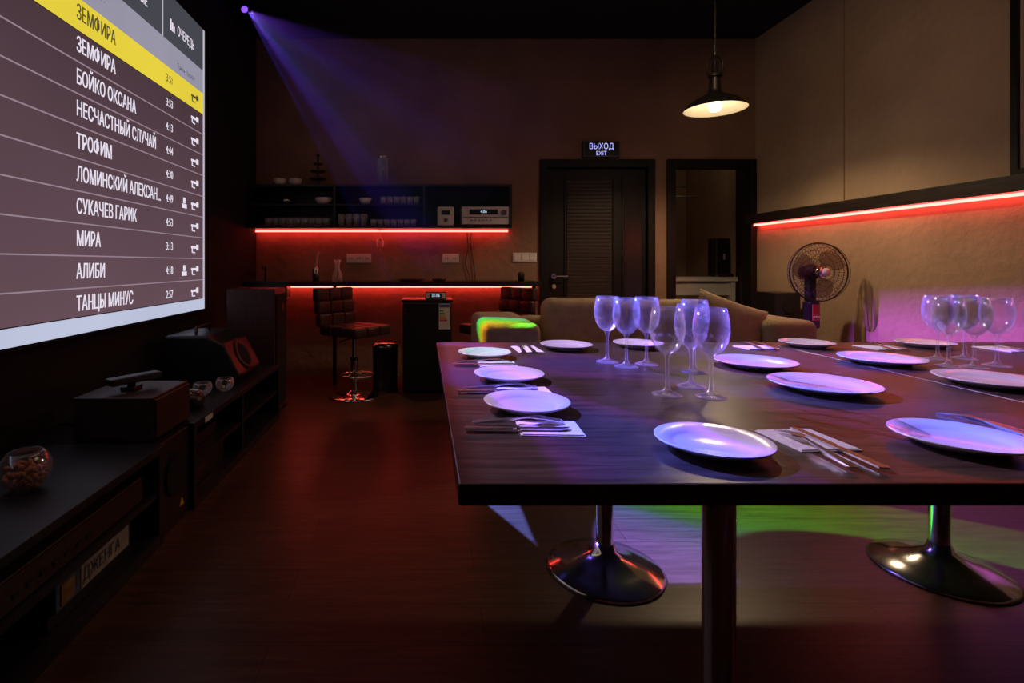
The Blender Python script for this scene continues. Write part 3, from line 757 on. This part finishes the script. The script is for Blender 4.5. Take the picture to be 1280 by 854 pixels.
# ------------------------------------------------------------------ left lowboard
CXF = -1.026; CZ = 0.386
def lowboard(y0, y1, div, midshelf):
    g = G('media_cabinet', ((LX + CXF) / 2, (y0 + y1) / 2, 0))
    tt = 0.028
    g.box('top', LX + 0.002, CXF, y0, y1, CZ - tt, CZ, M_cab, 0.002)
    L = [(LX + 0.002, CXF, y0, y1, 0.0, 0.045), (LX + 0.002, CXF - 0.002, y0, y0 + tt, 0.045, CZ - tt), (LX + 0.002, CXF - 0.002, y1 - tt, y1, 0.045, CZ - tt),
         (LX + 0.002, LX + 0.012, y0 + tt, y1 - tt, 0.045, CZ - tt)]
    for d in div: L.append((LX + 0.012, CXF - 0.002, d - tt / 2, d + tt / 2, 0.045, CZ - tt))
    for (a, b, z) in midshelf: L.append((LX + 0.012, CXF - 0.01, a, b, z - 0.01, z + 0.01))
    g.boxes('carcass', L, M_cab)
    return g
lowboard(0.25, 2.08, [1.16], [(0.278, 1.146, 0.20), (1.174, 2.052, 0.20)])
ps = G('subwoofer', (-1.33, 2.22, 0))
ps.box('cabinet', LX + 0.01, CXF - 0.02, 2.09, 2.35, 0.0, CZ - 0.004, M_blk, 0.004)
ps.cyl('cone', (CXF - 0.022, 2.22, 0.22), 0.09, 0.012, M_grille, 'X')
bm = bmesh.new(); a = [bm.verts.new(p) for p in [(0, -0.02, 0), (0, 0.02, 0), (0, 0.0, 0.035)]]; bm.faces.new(a)
me = bpy.data.meshes.new('warning_sticker'); bm.to_mesh(me); bm.free()
o_ = ps.link('warning_sticker', me, M_yel); o_.location = (CXF - 0.0195 + 1.33, 0.06, 0.06)
lowboard(2.36, 3.76, [3.0], [(2.388, 2.986, 0.20), (3.014, 3.732, 0.20)])

# components in shelf
dv = G('dvd_player', (-1.3, 1.6, 0.21))
dv.box('body', -1.45, -1.06, 1.25, 1.98, 0.2105, 0.30, M_spk, 0.004)
dv.box('face', -1.06, -1.055, 1.25, 1.98, 0.215, 0.295, M_spk)
dv.boxes('buttons', [(-1.055, -1.050, 1.3 + k * 0.05, 1.325 + k * 0.05, 0.24, 0.252) for k in range(8)], M_blk)
dv2 = G('amplifier', (-1.3, 0.7, 0.21))
dv2.box('body', -1.45, -1.06, 0.4, 1.1, 0.2105, 0.31, M_blk, 0.004)
dv2.cyl('knob', (-1.06, 0.95, 0.26), 0.025, 0.015, M_steel, 'X')
cb = G('cable_box', (-1.2, 1.7, 0.046))
cb.box('body', -1.34, -1.07, 1.50, 1.93, 0.046, 0.088, M_blk, 0.003)
bx = G('board_game_box', (-1.15, 1.65, 0.089))
bx.box('box', -1.32, -1.06, 1.52, 1.90, 0.089, 0.172, M_blue, 0.002)
bx.box('side_print', -1.06, -1.058, 1.63, 1.89, 0.095, 0.166, mat('box_cream', (0.34, 0.33, 0.30), 0.6, var=0.2, scale=20))
bx.text('lettering', 'ДЖЕНГА', (-1.056, 1.635, 0.131), 0.058, mat('box_ink', (0.05, 0.08, 0.14), 0.6), 'L', 0.8)
bx.box('logo', -1.06, -1.057, 1.54, 1.60, 0.10, 0.16, mat('box_logo', (0.24, 0.14, 0.05), 0.6, var=0.4, scale=40))
mb = G('storage_box', (-1.2, 2.6, 0.046))
mb.box('box', -1.4, -1.08, 2.45, 2.85, 0.046, 0.17, M_blk, 0.004)
mb.box('label', -1.08, -1.078, 2.5, 2.6, 0.09, 0.13, M_spk)
mc = G('set_top_box', (-1.2, 2.6, 0.211))
mc.box('body', -1.4, -1.1, 2.45, 2.8, 0.211, 0.27, M_blk, 0.004)
mc.box('led', -1.10, -1.098, 2.5, 2.52, 0.235, 0.24, M_steel)
sbox('price_tag', (CXF + 0.0002, CXF + 0.002, 2.47, 2.56, 0.355, 0.38), M_cardw)

# on top of cabinet
gb = G('glass_nut_bowl', (-1.26, 1.67, CZ))
R = 0.072
prof = [(0, 0.0), (0.035, 0.0)] + [(R * math.sin(a), R * 0.95 - R * 0.95 * math.cos(a)) for a in [math.radians(d) for d in range(32, 141, 9)]]
prof += [(r - 0.003 if r > 0.01 else 0, z) for (r, z) in prof[::-1][:-2]] + [(0, 0.004)]
gb.lathe('bowl', prof, (-1.26, 1.67, CZ + 0.0005), glassmat('bowl_glass', body=0.04, blend=0.2))
bm = bmesh.new()
for k in range(90):
    a = random.uniform(0, 6.28); z = random.uniform(0.014, 0.078); rr = (R - 0.012) * math.sqrt(max(0, 1 - ((z - R) / R) ** 2)) * math.sqrt(random.random())
    mtx = Matrix.Translation((rr * math.cos(a), rr * math.sin(a), z)) @ Matrix.Rotation(random.uniform(0, 3), 4, 'Y') @ Matrix.Diagonal((1.5, 1, 1, 1))
    bmesh.ops.create_icosphere(bm, subdivisions=1, radius=0.0085, matrix=mtx)
me = bpy.data.meshes.new('nuts'); bm.to_mesh(me); bm.free()
gb.link('nuts', me, M_nuts, True)

cs = G('center_speaker', (-1.25, 2.28, CZ))
cs.box('cabinet', -1.41, -1.09, 2.12, 2.44, CZ, CZ + 0.175, M_spk, 0.004)
cs.box('front_grille', -1.09, -1.078, 2.13, 2.43, CZ + 0.01, CZ + 0.165, M_spk, 0.003)
kn = G('motion_sensor', (-1.25, 2.28, CZ + 0.175))
kn.box('stand', -1.29, -1.23, 2.24, 2.31, CZ + 0.1755, CZ + 0.19, M_blk, 0.003)
kn.box('neck', -1.27, -1.25, 2.26, 2.29, CZ + 0.19, CZ + 0.205, M_blk)
kb = kn.box('bar', -0.03, 0.03, -0.11, 0.11, 0, 0.03, M_blk, 0.006)
for v in kb.data.vertices: v.co += kn.off
kb.location = (-0.0, 0, 0.03); kb.rotation_euler = (0, 0, math.radians(-32))
kn.cyl('lens', (-1.235, 2.30, CZ + 0.213), 0.009, 0.008, M_steel, 'X')

def rounddevice(x, y, r):
    g = G('wireless_speaker', (x, y, CZ))
    g.lathe('body', [(0, 0), (r * 0.8, 0), (r, 0.02), (r, 0.05), (r * 0.7, 0.075), (0, 0.08)], (x, y, CZ + 0.0005), M_blk)
    g.lathe('ring', [(r * 0.55, 0.078), (r * 0.6, 0.084), (r * 0.65, 0.078)], (x, y, CZ), M_steel)
    return g
rounddevice(-1.16, 2.62, 0.065)
def gbowl(x, y, r):
    bm = bmesh.new()
    pr = [(0, 0.0), (0.4 * r, 0.0)] + [(r * math.sin(a), r * 0.9 - r * 0.9 * math.cos(a)) for a in [math.radians(d) for d in range(25, 135, 10)]]
    pr += [(a - 0.003, b) for a, b in pr[::-1][:-2]] + [(0, 0.004)]
    addlathe(bm, pr, (0, 0, 0), 28)
    single('glass_candle_bowl', bm, M_tumbler, True, (x, y, CZ + 0.0005))
gbowl(-1.20, 2.86, 0.05); gbowl(-1.12, 2.97, 0.05)

# slanted portable speaker
pk = G('portable_speaker', (-1.3, 3.3, CZ))
bm = bmesh.new()
pts = [(-0.23, 0.0), (0.17, 0.0), (0.22, 0.05), (0.12, 0.24), (0.02, 0.29), (-0.23, 0.29)]
a = [bm.verts.new((x, -0.2, z)) for x, z in pts]; b = [bm.verts.new((x, 0.2, z)) for x, z in pts]
bm.faces.new(a[::-1]) ; bm.faces.new(b)
for i in range(len(pts)): bm.faces.new((a[i], a[(i + 1) % len(pts)], b[(i + 1) % len(pts)], b[i]))
bmesh.ops.recalc_face_normals(bm, faces=bm.faces)
me = bpy.data.meshes.new('shell'); bm.to_mesh(me); bm.free()
pk.link('shell', me, M_blk, False, 0.015, 3).location = (0, 0.0, 0.001)
w = pk.lathe('woofer_ring', [(0.07, 0.0), (0.085, 0.008), (0.10, 0.0)], (-1.3, 3.3, CZ), M_blk, 36, 'X')
w.location = (0.175, 0.0, 0.15); w.rotation_euler = (0, math.radians(-27), 0)
w2 = pk.lathe('woofer_cone', [(0, -0.004), (0.03, 0.004), (0.07, 0.002)], (-1.3, 3.3, CZ), M_grille, 36, 'X')
w2.location = (0.175, 0.0, 0.15); w2.rotation_euler = (0, math.radians(-27), 0)
pk.tube('handle', [(-1.38, 3.2, CZ + 0.29), (-1.38, 3.2, CZ + 0.33), (-1.38, 3.4, CZ + 0.33), (-1.38, 3.4, CZ + 0.29)], 0.01, M_blk)

ts = G('tower_speaker', (-1.23, 3.93, 0))
ts.box('cabinet', -1.42, -1.075, 3.80, 4.10, 0.02, 0.92, M_redspk, 0.006)
ts.box('plinth', -1.43, -1.065, 3.79, 4.11, 0.0, 0.02, M_blk)
ts.box('front_grille', -1.075, -1.063, 3.82, 4.08, 0.06, 0.88, M_grille, 0.003)
ts.cyl('tweeter', (-1.063, 3.95, 0.78), 0.03, 0.006, M_steel, 'X')

# disco projector on ceiling
EX, EY, EZ = -1.5, 4.40, 3.20
dj = G('disco_light', (EX, EY, CH))
dj.box('yoke_plate', EX - 0.06, EX + 0.06, EY - 0.06, EY + 0.06, CH - 0.02, CH, M_blk)
dj.boxes('yoke_arms', [(EX - 0.075, EX - 0.06, EY - 0.02, EY + 0.02, CH - 0.12, CH), (EX + 0.06, EX + 0.075, EY - 0.02, EY + 0.02, CH - 0.12, CH)], M_blk)
dj.box('head', EX - 0.055, EX + 0.055, EY - 0.04, EY + 0.08, CH - 0.14, CH - 0.035, M_blk, 0.01)
dj.lathe('lens', [(0, -0.01), (0.02, -0.006), (0.028, 0.0)], (EX + 0.02, EY - 0.045, EZ - 0.0), emis('lens_violet', (0.20, 0.07, 1.0), 1.6), 24, 'Y')

# ------------------------------------------------------------------ lights
def spot(name, loc, target, col, power, half, blend=0.3, rad=0.01, gobo=None, beam_crop=None):
    l = bpy.data.lights.new(name, 'SPOT'); l.color = col; l.energy = power
    l.spot_size = math.radians(half * 2); l.spot_blend = blend; l.shadow_soft_size = rad
    o = bpy.data.objects.new(name, l); o.location = loc
    d = Vector(target) - Vector(loc); qt = d.to_track_quat('-Z', 'Y'); o.rotation_euler = qt.to_euler()
    sc.collection.objects.link(o)
    if gobo or beam_crop:
        l.use_nodes = True
    if gobo: gobo(l)
    if beam_crop: framing(l, Vector(loc), qt, [Vector(p_) for p_ in beam_crop[0]], beam_crop[1])
    return o
def framing(l, loc, qt, pts, soft):
    """mask added to crop the beam: a polygon aperture through the given 3D points."""
    nt = l.node_tree
    e = [n for n in nt.nodes if n.type == 'EMISSION'][0]
    tc = nt.nodes.new('ShaderNodeTexCoord')
    cen = sum(pts, Vector((0, 0, 0))) / len(pts) - loc
    prev = None; inv = qt.inverted()
    for i in range(len(pts)):
        a = pts[i] - loc; b = pts[(i + 1) % len(pts)] - loc
        n = a.cross(b).normalized()
        if n.dot(cen) < 0: n = -n
        nl = inv @ n
        dt = nt.nodes.new('ShaderNodeVectorMath'); dt.operation = 'DOT_PRODUCT'
        nt.links.new(tc.outputs['Normal'], dt.inputs[0]); dt.inputs[1].default_value = nl
        mr = nt.nodes.new('ShaderNodeMapRange'); mr.inputs['From Min'].default_value = 0; mr.inputs['From Max'].default_value = soft
        nt.links.new(dt.outputs['Value'], mr.inputs['Value'])
        if prev is None: prev = mr.outputs[0]
        else:
            mu = nt.nodes.new('ShaderNodeMath'); mu.operation = 'MULTIPLY'
            nt.links.new(prev, mu.inputs[0]); nt.links.new(mr.outputs[0], mu.inputs[1]); prev = mu.outputs[0]
    mu = nt.nodes.new('ShaderNodeMath'); mu.operation = 'MULTIPLY'
    nt.links.new(prev, mu.inputs[0]); mu.inputs[1].default_value = e.inputs['Strength'].default_value
    nt.links.new(mu.outputs[0], e.inputs['Strength'])
def area(name, loc, rot, sx, sy, col, power):
    l = bpy.data.lights.new(name, 'AREA'); l.shape = 'RECTANGLE'; l.size = sx; l.size_y = sy; l.color = col; l.energy = power
    o = bpy.data.objects.new(name, l); o.location = loc; o.rotation_euler = rot; sc.collection.objects.link(o); return o
def point(name, loc, col, power, rad=0.03):
    l = bpy.data.lights.new(name, 'POINT'); l.color = col; l.energy = power; l.shadow_soft_size = rad
    o = bpy.data.objects.new(name, l); o.location = loc; sc.collection.objects.link(o); return o

def gobo_xy(l):
    l.use_nodes = True; nt = l.node_tree
    e = [n for n in nt.nodes if n.type == 'EMISSION'][0]
    tc = nt.nodes.new('ShaderNodeTexCoord'); sep = nt.nodes.new('ShaderNodeSeparateXYZ')
    nt.links.new(tc.outputs['Normal'], sep.inputs[0])
    def mth(op, a, b=None):
        m = nt.nodes.new('ShaderNodeMath'); m.operation = op
        for i, v in enumerate((a, b)):
            if v is None: continue
            if isinstance(v, (int, float)): m.inputs[i].default_value = v
            else: nt.links.new(v, m.inputs[i])
        return m.outputs[0]
    az = mth('ABSOLUTE', sep.outputs[2])
    x = mth('DIVIDE', sep.outputs[0], az); y = mth('DIVIDE', sep.outputs[1], az)
    return nt, e, mth, x, y
def ramp(nt, src, stops):
    rp = nt.nodes.new('ShaderNodeValToRGB'); cr = rp.color_ramp
    cr.elements[0].position = stops[0][0]; cr.elements[0].color = (*stops[0][1], 1)
    cr.elements[1].position = stops[-1][0]; cr.elements[1].color = (*stops[-1][1], 1)
    for p_, c in stops[1:-1]:
        el = cr.elements.new(p_); el.color = (*c, 1)
    nt.links.new(src, rp.inputs['Fac'])
    return rp.outputs['Color']
def ring(l):
    nt, e, mth, x, y = gobo_xy(l)
    r = mth('SQRT', mth('ADD', mth('MULTIPLY', x, x), mth('MULTIPLY', y, y)))
    k = mth('MULTIPLY', r, 1 / 0.18)
    mask = ramp(nt, k, [(0.0, (0, 0, 0)), (0.54, (0, 0, 0)), (0.57, (1, 1, 1)), (0.95, (1, 1, 1)), (0.98, (0, 0, 0))])
    hx = mth('ADD', mth('MULTIPLY', x, 2.8), 0.5)
    hue = ramp(nt, hx, [(0.0, (0.10, 0.30, 0.02)), (0.22, (0.07, 0.65, 0.03)), (0.36, (0.05, 0.75, 0.05)), (0.42, (0.05, 0.55, 0.4)), (0.46, (0.12, 0.40, 1.4)), (0.60, (0.28, 0.34, 1.9)), (1.0, (0.4, 0.25, 1.8))])
    mx = nt.nodes.new('ShaderNodeMixRGB'); mx.blend_type = 'MULTIPLY'; mx.inputs['Fac'].default_value = 1
    nt.links.new(mask, mx.inputs['Color1']); nt.links.new(hue, mx.inputs['Color2'])
    nt.links.new(mx.outputs['Color'], e.inputs['Color']); e.inputs['Strength'].default_value = 1.0
def blobs(l):
    nt, e, mth, x, y = gobo_xy(l)
    cb_ = nt.nodes.new('ShaderNodeCombineXYZ'); nt.links.new(x, cb_.inputs[0]); nt.links.new(y, cb_.inputs[1])
    nz = nt.nodes.new('ShaderNodeTexNoise'); nz.inputs['Scale'].default_value = 9.0; nz.inputs['Detail'].default_value = 0.5
    nt.links.new(cb_.outputs[0], nz.inputs['Vector'])
    c = ramp(nt, nz.outputs['Fac'], [(0.40, (0.17, 0.125, 0.22)), (0.51, (0.20, 0.15, 0.29)), (0.55, (0.38, 0.18, 1.05)), (0.61, (0.24, 0.18, 1.2)), (0.70, (0.14, 0.20, 1.3))])
    nt.links.new(c, e.inputs['Color']); e.inputs['Strength'].default_value = 2.5
def rainbow(l):
    nt, e, mth, x, y = gobo_xy(l)
    hx = mth('ADD', mth('MULTIPLY', x, 7.0), 0.5)
    c = ramp(nt, hx, [(0.0, (0.05, 0.6, 0.5)), (0.3, (0.05, 0.9, 0.05)), (0.5, (0.4, 0.9, 0.02)), (0.68, (0.9, 0.6, 0.02)), (0.85, (1.0, 0.1, 0.02))])
    nt.links.new(c, e.inputs['Color']); e.inputs['Strength'].default_value = 1.0

E = (EX + 0.06, EY - 0.09, EZ - 0.03)
spot('disco_beam_table', E, (1.7, 1.7, 0.75), (1, 1, 1), 1500, 30, 0.2, 0.01, blobs,
     ([(0.03, 0.82, 0.78), (2.98, 0.82, 0.78), (2.98, 2.40, 0.78), (0.03, 2.40, 0.78)], 0.012))
spot('disco_beam_wall', E, (3.24, 3.30, 0.45), (0.48, 0.09, 1.0), 2300, 15, 0.6, 0.01, None,
     ([(3.24, 2.3, 0.1), (3.24, 4.15, 0.1), (3.24, 3.95, 0.92), (3.24, 2.3, 1.05)], 0.045))
spot('disco_beam_ring', E, (1.75, 1.55, 0.0), (1, 1, 1), 8000, 11, 0.05, 0.005, ring,
     ([(-1.0, 2.36, 0.70), (4.0, 2.36, 0.70), (4.0, 4.0, 0.70), (-1.0, 4.0, 0.70)], 0.004))
spot('disco_beam_wedge', E, (0.38, 2.25, 0.0), (0.10, 0.22, 1.0), 9000, 6, 0.1, 0.005, None,
     ([(0.20, 2.60, 0.0), (0.44, 2.60, 0.0), (0.445, 2.04, 0.0)], 0.003))
spot('disco_beam_sofa', E, (0.50, 3.0, 0.66), (1, 1, 1), 1100, 5.0, 0.3, 0.005, rainbow,
     ([(0.28, 2.8, 0.6), (0.72, 2.8, 0.6), (0.72, 3.6, 0.8), (0.28, 3.6, 0.8)], 0.01))
spot('disco_beam_green', E, (0.25, 1.98, 0.76), (0.05, 0.9, 0.35), 550, 1.6, 0.5, 0.005)

# haze in the air around the projector: real scattering volume lit by the beams
d = (Vector((0.3, 2.6, 1.4)) - Vector(E)); dn = d.normalized()
bm = bmesh.new()
LEN = 2.9; HA = math.tan(math.radians(14))
addlathe(bm, [(0, 0.0), (0.02, 0.0), (0.02 + LEN * HA, LEN), (0, LEN)], (0, 0, 0), 40)
mv = bpy.data.materials.new('air_haze'); mv.use_nodes = True
nt = mv.node_tree; nt.nodes.clear()
o = nt.nodes.new('ShaderNodeOutputMaterial'); vs_ = nt.nodes.new('ShaderNodeVolumeScatter')
vs_.inputs['Density'].default_value = 0.0022; vs_.inputs['Anisotropy'].default_value = 0.2
vs_.inputs['Color'].default_value = (0.8, 0.35, 1.0, 1)
nt.links.new(vs_.outputs[0], o.inputs['Volume'])
hz = single('light_haze', bm, mv, False, E)
hz.rotation_euler = dn.to_track_quat('Z', 'Y').to_euler()
spot('disco_beam_air', E, (0.3, 2.6, 1.4), (0.25, 0.12, 1.0), 450, 10.5, 0.5)

spot('pendant_bulb', (PX, PY, PZ - 0.035), (PX, PY, 0), (1.0, 0.70, 0.40), 48, 76, 0.5, 0.04)
spot('wall_wash', (1.3, 2.6, CH - 0.06), (RX, 4.3, 1.9), (1.0, 0.70, 0.42), 26, 38, 1.0, 0.15)
area('ambient_fill_warm', (1.6, 2.4, CH - 0.02), (0, 0, 0), 1.2, 1.2, (1.0, 0.66, 0.42), 4.0)  # added ambient fill under the ceiling, no fixture there
area('ambient_fill_red', (-0.3, 2.4, CH - 0.02), (0, 0, 0), 1.0, 2.0, (1.0, 0.48, 0.32), 4.0)  # added reddish fill for the left floor, no fixture either
point('hallway_lamp', (3.0, 5.7, 2.6), (1.0, 0.75, 0.5), 2, 0.1)

w = bpy.data.worlds.new('world'); w.use_nodes = True
w.node_tree.nodes['Background'].inputs[0].default_value = (0.02, 0.015, 0.015, 1)
sc.world = w

# ------------------------------------------------------------------ camera
cam = bpy.data.cameras.new('camera'); cam.sensor_width = 36; cam.lens = 36 * F / 1280
cam.shift_x = (640 - 530) / 1280; cam.shift_y = -(427 - 330) / 1280; cam.clip_start = 0.02
co = bpy.data.objects.new('camera', cam); co.location = (0, 0, CAMH); co.rotation_euler = (math.pi / 2, 0, 0)
sc.collection.objects.link(co); sc.camera = co
sc.view_settings.view_transform = 'Standard'
sc.view_settings.look = 'None'
